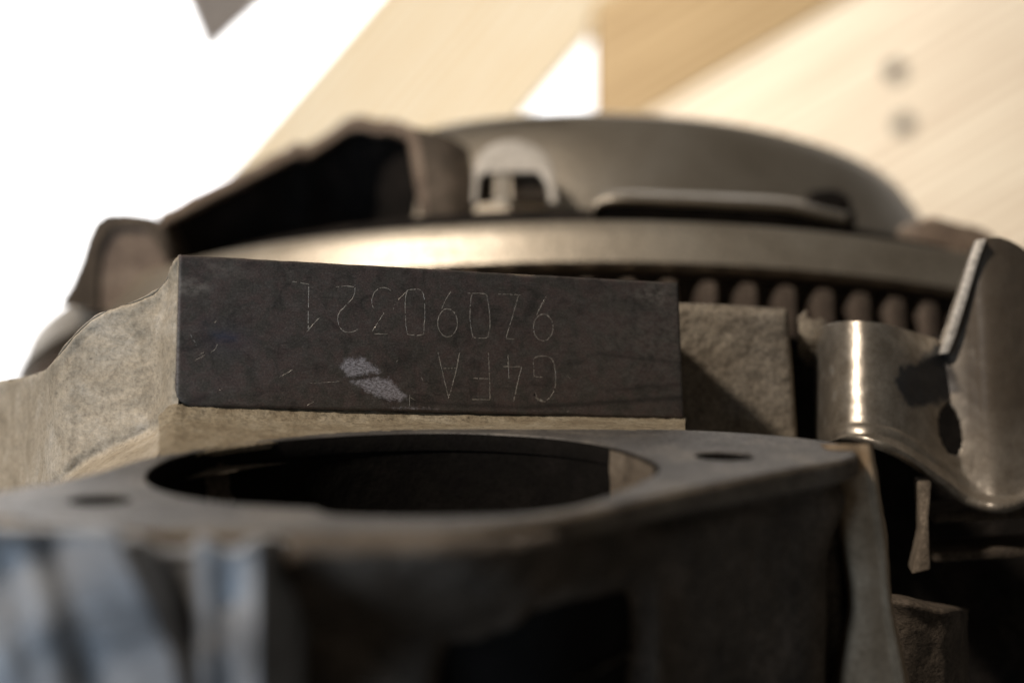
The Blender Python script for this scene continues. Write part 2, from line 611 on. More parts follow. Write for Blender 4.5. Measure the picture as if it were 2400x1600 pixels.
wp = pO + co[:, :1] * du + co[:, 1:2] * dv + co[:, 2:3] * dn
ppx = to_px(wp)
sm = np.maximum(blob_mask(ppx, [(795, 858), (812, 838), (857, 838), (893, 872), (880, 876), (812, 884)], 30),
                blob_mask(ppx, [(820, 894), (885, 884), (915, 888), (958, 936), (925, 940), (880, 928)], 30))
sm = np.maximum(sm, 0.55 * blob_mask(ppx, [(900, 950), (960, 948), (1030, 955), (1035, 964), (920, 962)], 14))
gw = np.maximum(blob_mask(ppx, [(1480, 690), (1520, 672), (1570, 672), (1575, 700), (1560, 722), (1530, 715)], 40),
                blob_mask(ppx, [(415, 655), (450, 652), (490, 668), (490, 680), (450, 690), (418, 685)], 20))
gw = np.maximum(gw, 0.55 * blob_mask(ppx, [(480, 615), (540, 620), (590, 640), (540, 645), (490, 640)], 40))
gw = np.maximum(gw, 0.5 * np.clip((ppx[:, 0] - 1250) / 300, 0, 1) * np.clip(1 - np.abs(ppx[:, 1] - 790) / 190, 0, 1))
gw = np.maximum(gw, 0.9 * np.clip(1 - np.abs(ppx[:, 0] - 416) / 7, 0, 1))
bb = np.maximum(blob_mask(ppx, [(495, 780), (525, 775), (560, 785), (555, 800), (510, 800)], 26), 0.35 * blob_mask(ppx, [(480, 760), (560, 770), (590, 800), (540, 830), (490, 810)], 60))
dk = np.maximum(line_mask(ppx, [(1230, 955), (1420, 943), (1620, 930)], 9), 0.7 * line_mask(ppx, [(1420, 915), (1600, 900)], 7))
dk = np.maximum(dk, 0.8 * line_mask(ppx, [(1400, 828), (1480, 838), (1600, 850)], 6))
dk = np.maximum(dk, 0.8 * line_mask(ppx, [(840, 880), (900, 935), (1000, 945), (1230, 955)], 8))
dk = np.maximum(dk, line_mask(ppx, [(440, 945), (480, 930)], 14))
set_marks(pad, sm, gw, bb, dk)


def stroke(pts, w, V, F, jit=0.012, h=0.018, smooth=True):
    """A thin burred groove along a pad-plane polyline, appended to V/F (pad coordinates)."""
    P = np.array([on_pad(*p) for p in pts])
    ln = np.linalg.norm(np.diff(P, axis=0), axis=1).sum()
    n = max(4, int(ln / 0.14))
    if len(P) > 2 and smooth:
        Q = cr(P, n)
    else:
        seg = np.concatenate([[0], np.cumsum(np.linalg.norm(np.diff(P, axis=0), axis=1))])
        t = np.linspace(0, seg[-1], n)
        Q = np.stack([np.interp(t, seg, P[:, 0]), np.interp(t, seg, P[:, 1])], axis=1)
    T = np.gradient(Q, axis=0)
    T /= np.maximum(np.linalg.norm(T, axis=1, keepdims=True), 1e-9)
    Nn = np.stack([-T[:, 1], T[:, 0]], axis=1)
    base = len(V)
    for i in range(n):
        q = Q[i] + np.array([random.gauss(0, jit), random.gauss(0, jit)])
        ww = w * random.uniform(0.35, 1.35) * (0.5 if i in (0, n - 1) else 1)
        hh = h * random.uniform(0.3, 1.2)
        a, b = q - Nn[i] * ww / 2, q + Nn[i] * ww / 2
        V += [(a[0] * MM, a[1] * MM, 0.001 * MM), (q[0] * MM, q[1] * MM, hh * MM), (b[0] * MM, b[1] * MM, 0.001 * MM)]
    for i in range(n - 1):
        if random.random() < 0.09:
            continue
        k = base + 3 * i
        F += [(k, k + 1, k + 4, k + 3), (k + 1, k + 2, k + 5, k + 4)]


def stroke_obj(name, strokes, w, smooth=True):
    V, F = [], []
    for s in strokes:
        stroke(s, w, V, F, smooth=smooth)
    m2 = bpy.data.meshes.new(name)
    m2.from_pydata(V, [], F)
    m2.materials.append(M['engraved'])
    o = bpy.data.objects.new(name, m2)
    C.objects.link(o)
    o.parent = pad
    return o


def k1(x, y):      # first close look at the photo: 620 px wide
    return (380 + x / 3.563, 560 + y / 3.563)


def k2(x, y):
    return (980 + x / 3.409, 560 + y / 3.409)


def arc(cx, cy, rx, ry, a0, a1, n=14, f=k2, rot=0.0):
    out = []
    for i in range(n):
        a = math.radians(a0 + (a1 - a0) * i / (n - 1))
        x, y = rx * math.cos(a), ry * math.sin(a)
        out.append(f(cx + x * math.cos(rot) - y * math.sin(rot), cy + x * math.sin(rot) + y * math.cos(rot)))
    return out


GL = [
    # 1 2 3 0 on the left, as they stand (upside down)
    ([[k1(1085, 355), k1(1225, 378)], [k1(1225, 375), k1(1222, 560), k1(1220, 760)], [k1(1210, 775), k1(1260, 715), k1(1312, 660)]], 'engraved digit 1, upside down'),
    ([[k1(1450, 402), k1(1540, 393), k1(1612, 402)], [k1(1610, 380), k1(1610, 440), k1(1590, 495), k1(1530, 560), k1(1480, 615), k1(1468, 680), k1(1490, 745), k1(1540, 778), k1(1600, 772), k1(1635, 752)]], 'engraved digit 2, upside down'),
    ([[k1(1912, 432), k1(1880, 412), k1(1830, 408), k1(1780, 438), k1(1755, 490), k1(1752, 540), k1(1768, 580)], [k1(1855, 615), k1(1800, 700), k1(1755, 770)], [k1(1755, 790), k1(1885, 795)]], 'engraved digit 3, upside down'),
    ([[k1(2050, 425), k1(2035, 470), k1(2030, 560), k1(2034, 680), k1(2045, 770), k1(2065, 800), k1(2170, 800), k1(2185, 770), k1(2195, 620), k1(2190, 500), k1(2165, 430), k1(2110, 420), k1(2050, 428)], [k1(1975, 505), k1(2040, 440)]], 'engraved digit 0 beside the 3, upside down'),
    ([[k2(262, 420), k2(225, 480), k2(188, 560)], arc(236, 670, 78, 112, 0, 360, 26)], 'engraved digit 9 between two zeros, upside down'),
    ([[k2(430, 440), k2(418, 520), k2(415, 620), k2(422, 700), k2(435, 765), k2(450, 788), k2(540, 790), k2(562, 765), k2(574, 690), k2(570, 580), k2(555, 480), k2(535, 440), k2(430, 434)], [k2(395, 434), k2(430, 433)]], 'engraved digit 0 beside the Z, upside down'),
    ([[k2(640, 440), k2(815, 447)], [k2(802, 450), k2(760, 600), k2(702, 795)], [k2(702, 798), k2(775, 800)]], 'engraved letter Z, upside down'),
    ([[k2(1024, 462), k2(985, 530), k2(945, 610)], arc(1000, 707, 78, 106, 0, 360, 26)], 'engraved digit 9 at the end of the row, upside down'),
    ([[k2(158, 905), k2(195, 1060), k2(245, 1270)], [k2(332, 905), k2(300, 1070), k2(242, 1275)], [k2(200, 1035), k2(300, 1030)]], 'engraved letter A, upside down'),
    ([[k2(562, 905), k2(570, 1080), k2(575, 1280)], [k2(430, 1112), k2(568, 1115)], [k2(420, 1280), k2(575, 1283)]], 'engraved letter F, upside down'),
    ([[k2(718, 925), k2(726, 1115)], [k2(680, 1018), k2(828, 1022)], [k2(828, 1020), k2(800, 1130), k2(762, 1300)]], 'engraved digit 4, upside down'),
    ([[k2(995, 1105), k2(930, 1095), k2(926, 1030), k2(926, 955), k2(985, 935), k2(1050, 945), k2(1082, 985), k2(1098, 1080), k2(1095, 1180), k2(1065, 1250), k2(1030, 1285)], [k2(1015, 1300), k2(960, 1285), k2(935, 1225)], [k2(1010, 1300), k2(965, 1278), k2(930, 1262)]], 'engraved letter G, upside down'),
]
for strokes, lab in GL:
    o = stroke_obj('engraved_character', strokes, 0.088, smooth=True)
    o['label'] = lab
sc = [[k1(275, 1015), k1(355, 970)], [k1(305, 970), k1(350, 945)], [k1(405, 950), k1(445, 915), k1(462, 875)], [k1(435, 705), k1(465, 670)], [k1(980, 1155), k1(1090, 1090)],
      [k1(2068, 1300), k1(2066, 1395)], [k1(2066, 1320), k1(2115, 1345)], [k1(2165, 1150), k1(2182, 1190)], [k1(480, 1262), k1(500, 1250)], [k1(1930, 590), k1(1945, 540)], [k1(1215, 1390), k1(1265, 1355)],
      [k1(1230, 1205), k1(1480, 1190)], [k1(1955, 1030), k1(1970, 1010)], [k2(25, 1105), k2(42, 1135)], [k2(1190, 1395), k2(1200, 1365)], [k2(1180, 1085), k2(1220, 1120)], [k1(300, 905), k1(240, 800)]]
o = stroke_obj('scratch_marks', sc, 0.05)
o['kind'] = 'stuff'
V, F = [], []
stroke([k2(922, 1240), k2(940, 1248)], 0.28, V, F)
m2 = bpy.data.meshes.new('punch_mark')
m2.from_pydata(V, [], F)
m2.materials.append(M['black'])
o = bpy.data.objects.new('punch_mark', m2)
C.objects.link(o)
o.parent = pad

# --- boss body that carries the pad
fr = [uv[0, 8], uv[0, -1] + np.array([0.05, -0.02]), uv[-1, -1] + np.array([0.05, 0.02]), uv[-1, 0] + np.array([-0.12, 0.0]), uv[12, 0] + np.array([-0.12, 0])]
fr = [pO + c[0] * du + c[1] * dv - dn * 0.45 for c in fr]
bk = []
for p, off in zip(fr, [(5, -1), (-0.6, -1), (-0.6, -2.6), (7, -2.6), (7, 0)]):
    bk.append(p - dn * 15 + du * off[0] + dv * off[1])
prism('pad_boss', fr, bk, 'cast', engine, bev=0.1)

# --- cast wall running left from the pad
cols = [((423, 600), (415, 985), 160.7), ((408, 613), (398, 992), 160.8), ((400, 632), (388, 1000), 161.6), ((388, 660), (372, 1008), 163.2), ((364, 684), (342, 1020), 164.6), ((316, 708), (288, 1045), 165.2), ((239, 735), (232, 1070), 166.0),
        ((198, 764), (182, 1100), 166.4), ((158, 806), (146, 1130), 166.6), ((122, 852), (118, 1150), 168.5), ((98, 872), (80, 1160), 174), ((38, 888), (10, 1170), 184), ((-60, 898), (-90, 1180), 192), ((-300, 915), (-330, 1190), 205)]
rows = []
for kind in ('back2', 'back', 'top', 0.12, 0.35, 0.62, 0.88, 'foot', 'out', 'out2'):
    row = []
    for (t, f_, Y) in cols:
        T, Ft = at(t[0], t[1], Y), at(f_[0], f_[1], Y - 0.6)
        if kind == 'back2':
            p = T + np.array([0.6, 22, -4.5])
        elif kind == 'back':
            p = T + np.array([0.1, 2.5, -0.55])
        elif kind == 'top':
            p = T
        elif kind == 'foot':
            p = Ft
        elif kind == 'out':
            p = Ft + np.array([0, -4.0, -1.2])
        elif kind == 'out2':
            p = Ft + np.array([0, -14.0, -4.0])
        else:
            p = T * (1 - kind) + Ft * kind + np.array([0, 0.35 * math.sin(kind * 3.1), 0])
        row.append(p)
    rows.append(row)
sheet('casting_skirt', [[p + np.array([0, 0.8, 0.1]) for p in rows[-1]], [p + np.array([0, -0.4, -3]) for p in rows[-1]], [p + np.array([0, 0, -45]) for p in rows[-1]]], 60, 12, 'cast_dark', engine)
sheet('casting_wall', rows, 190, 130, 'cast', engine, amp=0.17, freq=0.34, seed=3)

# --- machined flange round the opening
fl_n = None
q0, q1 = at(1000, 1010, 158), at(1000, 1209, 116)
fl_dir = (q1 - q0) / np.linalg.norm(q1 - q0)
fl_n = np.cross(np.array([1.0, 0, 0]), fl_dir)
fl_n /= np.linalg.norm(fl_n)
if fl_n[2] < 0:
    fl_n = -fl_n


def on_flange(px, py, drop=0.0):
    r = at(px, py, 1.0) - BASE
    t = ((q0 - BASE) @ fl_n) / (r @ fl_n)
    return BASE + r * t - fl_n * drop


def closed(pts, n):
    P = np.array(pts, float)
    Q = np.vstack([P[-2:], P, P[:3]])
    k = len(P)
    t = np.linspace(0, k, n, endpoint=False)
    i = t.astype(int)
    f = (t - i)[:, None]
    p0, p1, p2, p3 = Q[i + 1], Q[i + 2], Q[i + 3], Q[i + 4]
    return 0.5 * (2 * p1 + (p2 - p0) * f + (2 * p0 - 5 * p1 + 4 * p2 - p3) * f ** 2 + (3 * p1 - p0 - 3 * p2 + p3) * f ** 3)


hole_px = [(337, 1115), (360, 1090), (419, 1066), (538, 1042), (717, 1024), (895, 1014), (1074, 1012), (1252, 1020), (1371, 1033), (1461, 1051), (1535, 1079), (1547, 1100), (1520, 1122), (1431, 1162), (1330, 1192), (1200, 1207), (1014, 1212), (860, 1211), (768, 1206), (735, 1192), (657, 1188), (538, 1180), (419, 1163), (355, 1140)]
out_px = [(-190, 1190), (-60, 1162), (120, 1133), (230, 1108), (335, 1076), (500, 1047), (700, 1021), (900, 1008), (1080, 1005.5), (1252, 1006), (1420, 1006), (1620, 1008), (1810, 1020), (1920, 1032), (1985, 1044), (2000, 1060), (1960, 1078), (1863, 1094), (1710, 1121), (1557, 1152), (1353, 1196), (1200, 1220), (1020, 1236), (663, 1242), (357, 1238), (153, 1226), (0, 1206), (-140, 1206)]
Lout = closed([on_flange(*p) for p in out_px], 150)
for i_, p_ in enumerate(Lout):
    Lout[i_] = p_ + np.array([0.35 * noise.noise(Vector(p_ * 0.21)), 0.35 * noise.noise(Vector(p_ * 0.23 + 9.0)), 0]) * (1 if p_[1] < 150 else 0)
Lhole = closed([on_flange(*p) for p in hole_px], 110)


def ring_on_flange(px, py, r, n=20):
    c = on_flange(px, py)
    e1 = np.array([1.0, 0, 0])
    e2 = np.cross(fl_n, e1)
    return np.array([c + r * (math.cos(2 * math.pi * i / n) * e1 + math.sin(2 * math.pi * i / n) * e2) for i in range(n)])


Lb1 = ring_on_flange(1698, 1068, 2.6)
Lb2 = ring_on_flange(235, 1171, 2.4)
loops = [Lout, Lhole, Lb1, Lb2]
bm = bmesh.new()
tops = []
for lp in loops:
    vs = [bm.verts.new((p - EO) * MM) for p in lp]
    tops.append(vs)
    for i in range(len(vs)):
        bm.edges.new((vs[i], vs[(i + 1) % len(vs)]))
bmesh.ops.triangle_fill(bm, use_beauty=True, use_dissolve=False, edges=bm.edges[:])
for f in bm.faces:
    f.smooth = False
for li, (lp, vs) in enumerate(zip(loops, tops)):
    depth = 1.7
    c = lp.mean(axis=0)
    prev = vs
    prof = [(0.25, 0.12), (0.5, 0.5), (0.5, depth), (-0.9, depth + 0.5)] if li == 0 else [(-0.12, 0.15), (-0.12, depth)]
    for (o_, d_) in prof:
        nxt = []
        for p in lp:
            r = p - c
            r = r - fl_n * (r @ fl_n)
            r /= np.linalg.norm(r)
            nxt.append(bm.verts.new((p + r * o_ - fl_n * d_ - EO) * MM))
        for i in range(len(nxt)):
            f = bm.faces.new((prev[i], prev[(i + 1) % len(nxt)], nxt[(i + 1) % len(nxt)], nxt[i]))
            f.smooth = True
            f.material_index = 1 if (li == 0 and d_ > 0.15) else (2 if li > 0 and d_ > 0.2 else 0)
        prev = nxt
bmesh.ops.recalc_face_normals(bm, faces=bm.faces)
me = bpy.data.meshes.new('flange')
bm.to_mesh(me)
bm.free()
me.materials.append(M['machined'])
me.materials.append(M['cast_brown'])
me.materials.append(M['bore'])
flange = bpy.data.objects.new('flange', me)
C.objects.link(flange)
flange.parent = engine
flange['org'] = [float(c) for c in EO]


def well(name, loop, d0, d1, mat, parent, shrink=0.0, bottom=True):
    c = loop.mean(axis=0)
    n = len(loop)
    V, F = [], []
    for d, s in ((d0, 0.0), ((d0 + d1) * 0.3, 0.0), (d1, shrink)):
        V += [p + (c - p) * s - fl_n * d for p in loop]
    for k in range(2):
        for i in range(n):
            F.append((k * n + i, k * n + (i + 1) % n, (k + 1) * n + (i + 1) % n, (k + 1) * n + i))
    if bottom:
        V.append(c - fl_n * d1)
        F += [(2 * n + i, 2 * n + (i + 1) % n, 3 * n) for i in range(n)]
    o = mesh_obj(name, V, F, mat, parent)
    return o


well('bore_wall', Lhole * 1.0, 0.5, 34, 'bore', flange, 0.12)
cH = Lhole.mean(axis=0)
lit_arc = [p for p in Lhole if 1350 < to_px(p)[0] and to_px(p)[1] > 1045]
rows = [[p + (cH - p) * 0.02 - fl_n * d for p in lit_arc] for d in (0.3, 2.5, 6.0, 12.0)]
rows.append([p + (cH - p) * -0.02 - fl_n * 12.3 for p in lit_arc])
sheet('lit_bore_patch', rows, 40, 14, 'cast_brown', flange, amp=0.1, freq=0.5)  # lighter sheet over the bore: light on its right wall, put into colour
well('bolt_hole', Lb1, 0.6, 9, 'black', flange)
well('bolt_hole', Lb2, 0.6, 9, 'black', flange)

# --- ledge between pad and flange
lx = [372, 405, 440, 500, 600, 720, 860, 1000, 1150, 1300, 1450, 1560, 1606]
fy = np.interp(lx, [p[0] for p in out_px[3:13]], [p[1] for p in out_px[3:13]])
rows = [[], [], [], [], [], []]
for x, y1 in zip(lx, fy):
    s = (x - 411) / (1604 - 411)
    y0 = 949 + (981 - 949) * s
    if x < 402:
        y0 = 975
    Y0 = 160 + 18 * min(s, 1.0)
    top = at(x, y0 - 2, Y0 + 0.25)
    end = on_flange(x, y1 + 1, 0.05)
    e2 = on_flange(x, y1 + 2, 0.7)
    rows[0].append(top + np.array([0, 1.5, 0.1]))
    rows[1].append(top + np.array([0, -0.12, -0.12]))
    rows[2].append(top * 0.8 + end * 0.2 + np.array([0, 0.2, -0.75 if x < 1300 else -0.35]))
    rows[3].append(top * 0.4 + end * 0.6 + np.array([0, 0, -0.45 if x < 1300 else -0.2]))
    rows[4].append(end)
    rows[5].append(e2)
sheet('ledge', rows, 240, 40, 'cast_tan', engine, amp=0.10, freq=1.0, seed=9)

# --- coarse boss right of the pad
ff = [at(1585, 709, 189), at(1700, 713, 189), at(1846, 722, 190), at(1858, 860, 189.5), at(1870, 1045, 189), at(1590, 1040, 188)]
bkk = [p + np.array([1.5, 16, -1.0]) for p in ff]
prism('coarse_boss', ff, bkk, 'cast_rough', engine, bev=0.35)
rows = []
for i, fy_ in enumerate((0, 0.06, 0.3, 0.6, 1.0)):
    row = []
    for fx in (0, 0.33, 0.66, 0.95, 1.0):
        a = at(1585 + (1848 - 1585) * fx, 708 + 14 * fx, 188.6)
        b = at(1588 + (1872 - 1588) * fx, 1042, 188.2)
        p = a * (1 - fy_) + b * fy_
        if i == 0 or fx == 1.0:
            p = p + np.array([0, 1.2, -0.15])
        row.append(p)
    rows.append(row)
sheet('boss_face', rows, 80, 90, 'cast_rough', engine, amp=0.10, freq=0.8, seed=21)
# thin broken web past the gap
rows = [[at(1868, 745, 197), at(1905, 765, 197), at(1935, 800, 198)], [at(1872, 790, 196), at(1905, 800, 196), at(1935, 830, 197)], [at(1895, 830, 199), at(1915, 840, 199), at(1938, 850, 199)]]
sheet('casting_web', rows, 20, 20, 'cast_rough', engine, amp=0.3, freq=0.9, thick=1.5)

# --- body of the block below and behind
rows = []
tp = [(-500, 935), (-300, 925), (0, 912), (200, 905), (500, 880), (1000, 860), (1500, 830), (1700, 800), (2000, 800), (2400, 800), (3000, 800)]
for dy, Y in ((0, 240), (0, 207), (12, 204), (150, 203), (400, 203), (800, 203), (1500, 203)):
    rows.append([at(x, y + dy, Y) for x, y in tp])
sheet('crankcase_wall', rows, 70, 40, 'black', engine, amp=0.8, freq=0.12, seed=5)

cF = Lout.mean(axis=0)
rows = []
for d, ins in ((1.4, 1.2), (2.6, 1.5), (3.4, 0.9), (4.4, 0.75), (6.0, 1.4), (9.0, 4.0), (14, 9.5), (22, 12), (40, 12)):
    row = []
    for p in list(Lout) + [Lout[0]]:
        r = p - cF
        r = r - fl_n * (r @ fl_n)
        L_ = np.linalg.norm(r)
        gap = np.linalg.norm(Lhole - p, axis=1).min()
        row.append(p - r / L_ * (ins if d > 8 and p[1] < 135 and 1050 < to_px(p)[0] < 1560 else min(ins, gap * 0.45, 2.3)) - fl_n * d)
    rows.append(row)
sheet('opening_housing', rows, 200, 50, 'cast_dark', engine, amp=0.08, freq=0.35, seed=8)

# --- lumpy casting low in front, left
xs = [(-260, 106), (-100, 104), (0, 104.2), (60, 104.3), (130, 105.2), (200, 105), (262, 104.4), (292, 104.9), (330, 106.4), (380, 108.8), (445, 108.6), (466, 105.4), (490, 104.8), (525, 105.4), (560, 105), (590, 103.8), (612, 104.0), (640, 108), (690, 112), (760, 118)]
shift = [0, 8, 30, 62, 95, 130, 175]
ys = [1262, 1290, 1345, 1400, 1470, 1550, 1720]
rows = []
r0, r1 = [], []
for x, Y in xs:
    dip = 30 * math.exp(-((x - 540) / 40) ** 2) + (26 if 330 < x < 455 else 0) - (22 if x < 280 else 0) + (12 if x > 650 else 0)
    r0.append(at(x, ys[0] + dip - 10, Y + 6))
    r1.append(at(x, ys[0] + dip - 8, Y - 2))
rows = [r0, r1]
for y, sh in zip(ys, shift):
    row = []
    for x, Y in xs:
        dip = 30 * math.exp(-((x - 540) / 40) ** 2) + (26 if 330 < x < 455 else 0) - (22 if x < 280 else 0) + (12 if x > 650 else 0)
        s = sh if x < 335 else (sh * 0.45 if x < 400 else 0)
        s *= 1 if x > 200 else 0.6
        yy = y + dip * max(0, 1 - (y - 1262) / 200)
        if x >= 700:
            Yx = Y + max(0, y - 1290) * 0.05
        else:
            Yx = Y + 0.4 * math.sin(y * 0.02 + x * 0.01)
        row.append(at(x + s, yy, Yx - 5))
    rows.append(row)
sheet('lower_casting', rows, 260, 90, 'cast_blue', engine, amp=0.14, freq=0.22, seed=14)

rows = []
for y, d in ((1256, 7), (1264, 2.0), (1276, 0.5), (1292, 0), (1320, 0.6), (1370, 3), (1450, 9), (1600, 18), (1760, 22)):
    rows.append([at(x, y + dy, Y + d) for x, Y, dy in ((640, 107, 14), (680, 103, 10), (760, 102.3, 4), (900, 102.3, 2), (1050, 103, 2), (1160, 105, 0), (1260, 110, -10), (1340, 118, -20), (1400, 130, -30))])
sheet('lower_body', rows, 120, 80, 'cast_dark', engine, amp=0.4, freq=0.28, seed=51)

# --- lower right: wall under the flange ear, pillar, webs
rows = []
for y, xl, d in ((1160, 1520, 0), (1205, 1490, 0.3), (1260, 1510, 1.0), (1330, 1570, 2), (1420, 1650, 3.5), (1520, 1730, 6), (1700, 1790, 10)):
    row = []
    for t in (0, 0.12, 0.35, 0.6, 0.85, 0.97, 1.0):
        x = xl + (1985 - xl) * t
        Y = 139 + d * 0.4 + 12 * t + (12 if t == 0 else 0) + (10 if t == 1.0 else 0)
        row.append(at(x, y - 34 * t, Y))
    rows.append(row)
sheet('housing_side', rows, 90, 90, 'cast_brown', engine, amp=0.4, freq=0.25, seed=31)
rows = []
for y, xl, xr in ((1040, 1925, 2036), (1210, 1955, 2064), (1300, 1978, 2075), (1420, 1992, 2085), (1500, 1978, 2100), (1600, 1962, 2120), (1750, 1950, 2140)):
    row = []
    for t, dY in ((-0.15, 9), (0, 3), (0.12, 0.6), (0.5, 0), (0.85, 0.1), (0.94, -0.3), (1.03, 0.6), (1.08, 9)):
        row.append(at(xl + (xr - xl) * t, y, 146 + dY))
    rows.append(row)
sheet('casting_pillar', rows, 70, 70, 'pillar', engine, amp=0.12, freq=0.3, seed=40)
rows = []
for y, o_ in ((1395, 8), (1405, 0), (1450, 0), (1560, 1), (1750, 3)):
    rows.append([at(2060, y - 8, 172 + o_), at(2120, y, 170 + o_), at(2180, y + 14, 170.5 + o_), at(2235, y + 24, 172 + o_), at(2270, y + 30, 182 + o_)])
sheet('casting_web', rows, 40, 40, 'cast_dark', engine, amp=0.15, freq=0.3, seed=44)
ff = [at(2150, 1128, 178), at(2184, 1128, 178), at(2177, 1220, 177), at(2182, 1335, 176), at(2136, 1346, 176), at(2158, 1250, 177)]
prism('casting_rib', ff, [p + np.array([1, 6, 0]) for p in ff], 'cast_brown', engine, bev=0.3)
for y, h in ((1195, 26), (1288, 24)):
    ff = [at(2190, y + 6, 186), at(2460, y - 10, 186), at(2460, y - 10 + h, 186), at(2190, y + 6 + h, 186)]
    prism('casting_rib', ff, [p + np.array([0, 8, 0.5]) for p in ff], 'cast_dark', engine, bev=0.3)

# ================================================================== sheet metal bracket, right
BO = at(2150, 1040, 182)
bracket = thing('sheet_metal_bracket', BO, 'bent bare sheet steel bracket with an oval hole, right of the engraved pad', 'bracket')
bc = [((1928, 800), (1932, 1020), 193), ((1934, 775), (1940, 1030), 187), ((1955, 764), (1962, 1034), 181), ((1995, 759), (2000, 1034), 177.6), ((2035, 762), (2050, 1044), 176.8), ((2080, 770), (2098, 1062), 178.2), ((2130, 784), (2158, 1100), 181.2), ((2178, 800), (2215, 1140), 184), ((2202, 822), (2240, 1160), 184.8), ((2212, 800), (2262, 1174), 185), ((2250, 690), (2288, 1184), 184.8), ((2278, 606), (2312, 1190), 184.4), ((2296, 570), (2335, 1193), 184), ((2325, 560), (2362, 1191), 184.2), ((2365, 575), (2395, 1180), 184.8), ((2420, 610), (2440, 1152), 186), ((2520, 660), (2530, 1105), 189)]
rows = []
for t, yo, dY in ((0, 0, 0), (0.1, 0, 0), (0.35, 0, 0), (0.6, 0, 0), (0.85, 0, 0), (1, -34, 0.1), (1, -14, -0.5), (1, 0, -1.7), (1, 9, -2.9)):
    row = []
    for i, (a, b, Y) in enumerate(bc):
        k = min(1, max(0, (i - 2) / 3.0))
        row.append(at(a[0] + (b[0] - a[0]) * t, a[1] + (b[1] - a[1]) * t + yo * (0.35 + 0.65 * k), Y + 8 + dY * k - 5.5 * t))
    rows.append(row)


def keep_hole(mid):
    p = to_px(mid)
    x, y = p[..., 0] - 2220 - (p[..., 1] - 1010) * 0.12, p[..., 1] - 1010
    return (np.abs(x / 38) ** 2.2 + np.abs(y / 64) ** 2.2) > 1


sh, G = sheet('bracket_sheet', rows, 210, 170, 'bracket', bracket, amp=0.05, freq=0.5, thick=1.0, keepfn=keep_hole)
bpx = to_px(G.reshape(-1, 3))
st = np.maximum(blob_mask(bpx, [(2080, 880), (2095, 870), (2140, 855), (2190, 800), (2230, 830), (2260, 920), (2200, 945), (2120, 960), (2085, 930)], 60), 0.9 * blob_mask(bpx, [(1930, 780), (1975, 850), (1985, 930), (1965, 1000), (1935, 1000)], 14) * 0.35)
br_ = np.clip((bpx[:, 0] - 2190) / 90, 0, 1) * np.clip(1.15 - np.clip((bpx[:, 1] - 900) / 300, 0, 0.55), 0, 1)
set_marks(sh, st, br_)
# rolled bright edge of the tall plate
ed = [at(2203, 830, 190), at(2219, 790, 190), at(2247, 700, 190), at(2273, 612, 190), at(2291, 562, 190)]
eb = [np.array(p) + np.array([0.95, -0.2, 0.15]) for p in ed]
prism_f = ed + eb[::-1]
prism('bracket_edge', prism_f, [p + np.array([0.1, 1.4, 0]) for p in prism_f], 'strap', bracket, bev=0.15)

# ================================================================== flywheel
FU = np.array([0.01412189, 0.25170926, 0.96769986])
FA = np.array([0.99989354, 0.0, -0.0145917])
FB = np.array([0.00367286, -0.9678029, 0.25168246])
FC = np.array([15.16, 334.30, -9.87]) + BASE


def fw(r, th, w):
    return FC + r * (math.cos(th) * FB + math.sin(th) * FA) + w * FU


def lathe(name, prof, mat, parent, n=200, t0=-math.pi, t1=math.pi, sharp=35):
    V, F = [], []
    for i in range(n + 1):
        th = t0 + (t1 - t0) * i / n
        for r, w in prof:
            V.append(fw(r, th, w))
    k = len(prof)
    for i in range(n):
        for j in range(k - 1):
            F.append((i * k + j, i * k + j + 1, (i + 1) * k + j + 1, (i + 1) * k + j))
    o = mesh_obj(name, V, F, mat, parent)
    fix_normals(o, sharp)
    return o


flywheel = thing('flywheel', FC, 'steel flywheel with a smooth rim and starter ring gear teeth, behind the engraved pad', 'flywheel')
lathe('rim', [(58, -1.0), (104.6, -0.2), (105.6, -0.3), (106.2, -0.9), (106.6, -2.8), (107.7, -6.0), (107.9, -6.8), (107.4, -7.2), (104.0, -7.5)], 'rim', flywheel, 220)
lathe('gear_body', [(104.2, -7.4), (103.2, -8.0), (102.6, -10), (102.6, -20), (60, -21), (20, -21)], 'cast_dark', flywheel, 200)
# one tooth, shared by all
prof = [(-1.7, 101.5), (-1.55, 104.2), (-0.85, 107.0), (0.85, 107.0), (1.55, 104.2), (1.7, 101.5)]
lev = [(-19.0, 1.0, 0), (-10.4, 1.0, 0), (-9.3, 0.97, -0.15), (-8.7, 0.8, -0.9), (-8.4, 0.5, -2.6)]
tv, tf = [], []
for w, s, dr in lev:
    for x, r in prof:
        tv.append(Vector((x * s, r + (dr if r > 102 else 0), w)) * MM)
k = len(prof)
for i in range(len(lev) - 1):
    for j in range(k - 1):
        tf.append((i * k + j, i * k + j + 1, (i + 1) * k + j + 1, (i + 1) * k + j))
tme = bpy.data.meshes.new('gear_tooth')
tme.from_pydata([tuple(v) for v in tv], [], tf)
tme.materials.append(M['tooth'])
bm = bmesh.new()
bm.from_mesh(tme)
bmesh.ops.recalc_face_normals(bm, faces=bm.faces)
bm.to_mesh(tme)
bm.free()
NT_ = 122
for i in range(-30, 31):
    th = 2 * math.pi * (i + 0.02) / NT_
    er = math.cos(th) * FB + math.sin(th) * FA
    et = -math.sin(th) * FB + math.cos(th) * FA
    o = bpy.data.objects.new('gear_tooth', tme)
    C.objects.link(o)
    o.parent = flywheel
    o.matrix_local = Matrix(((et[0], er[0], FU[0]), (et[1], er[1], FU[1]), (et[2], er[2], FU[2]))).to_4x4()

# ================================================================== clutch cover
cover = thing('clutch_cover', fw(0, 0, 0.5), 'pressed steel clutch cover bolted on top of the flywheel, blurred behind the pad', 'clutch cover')


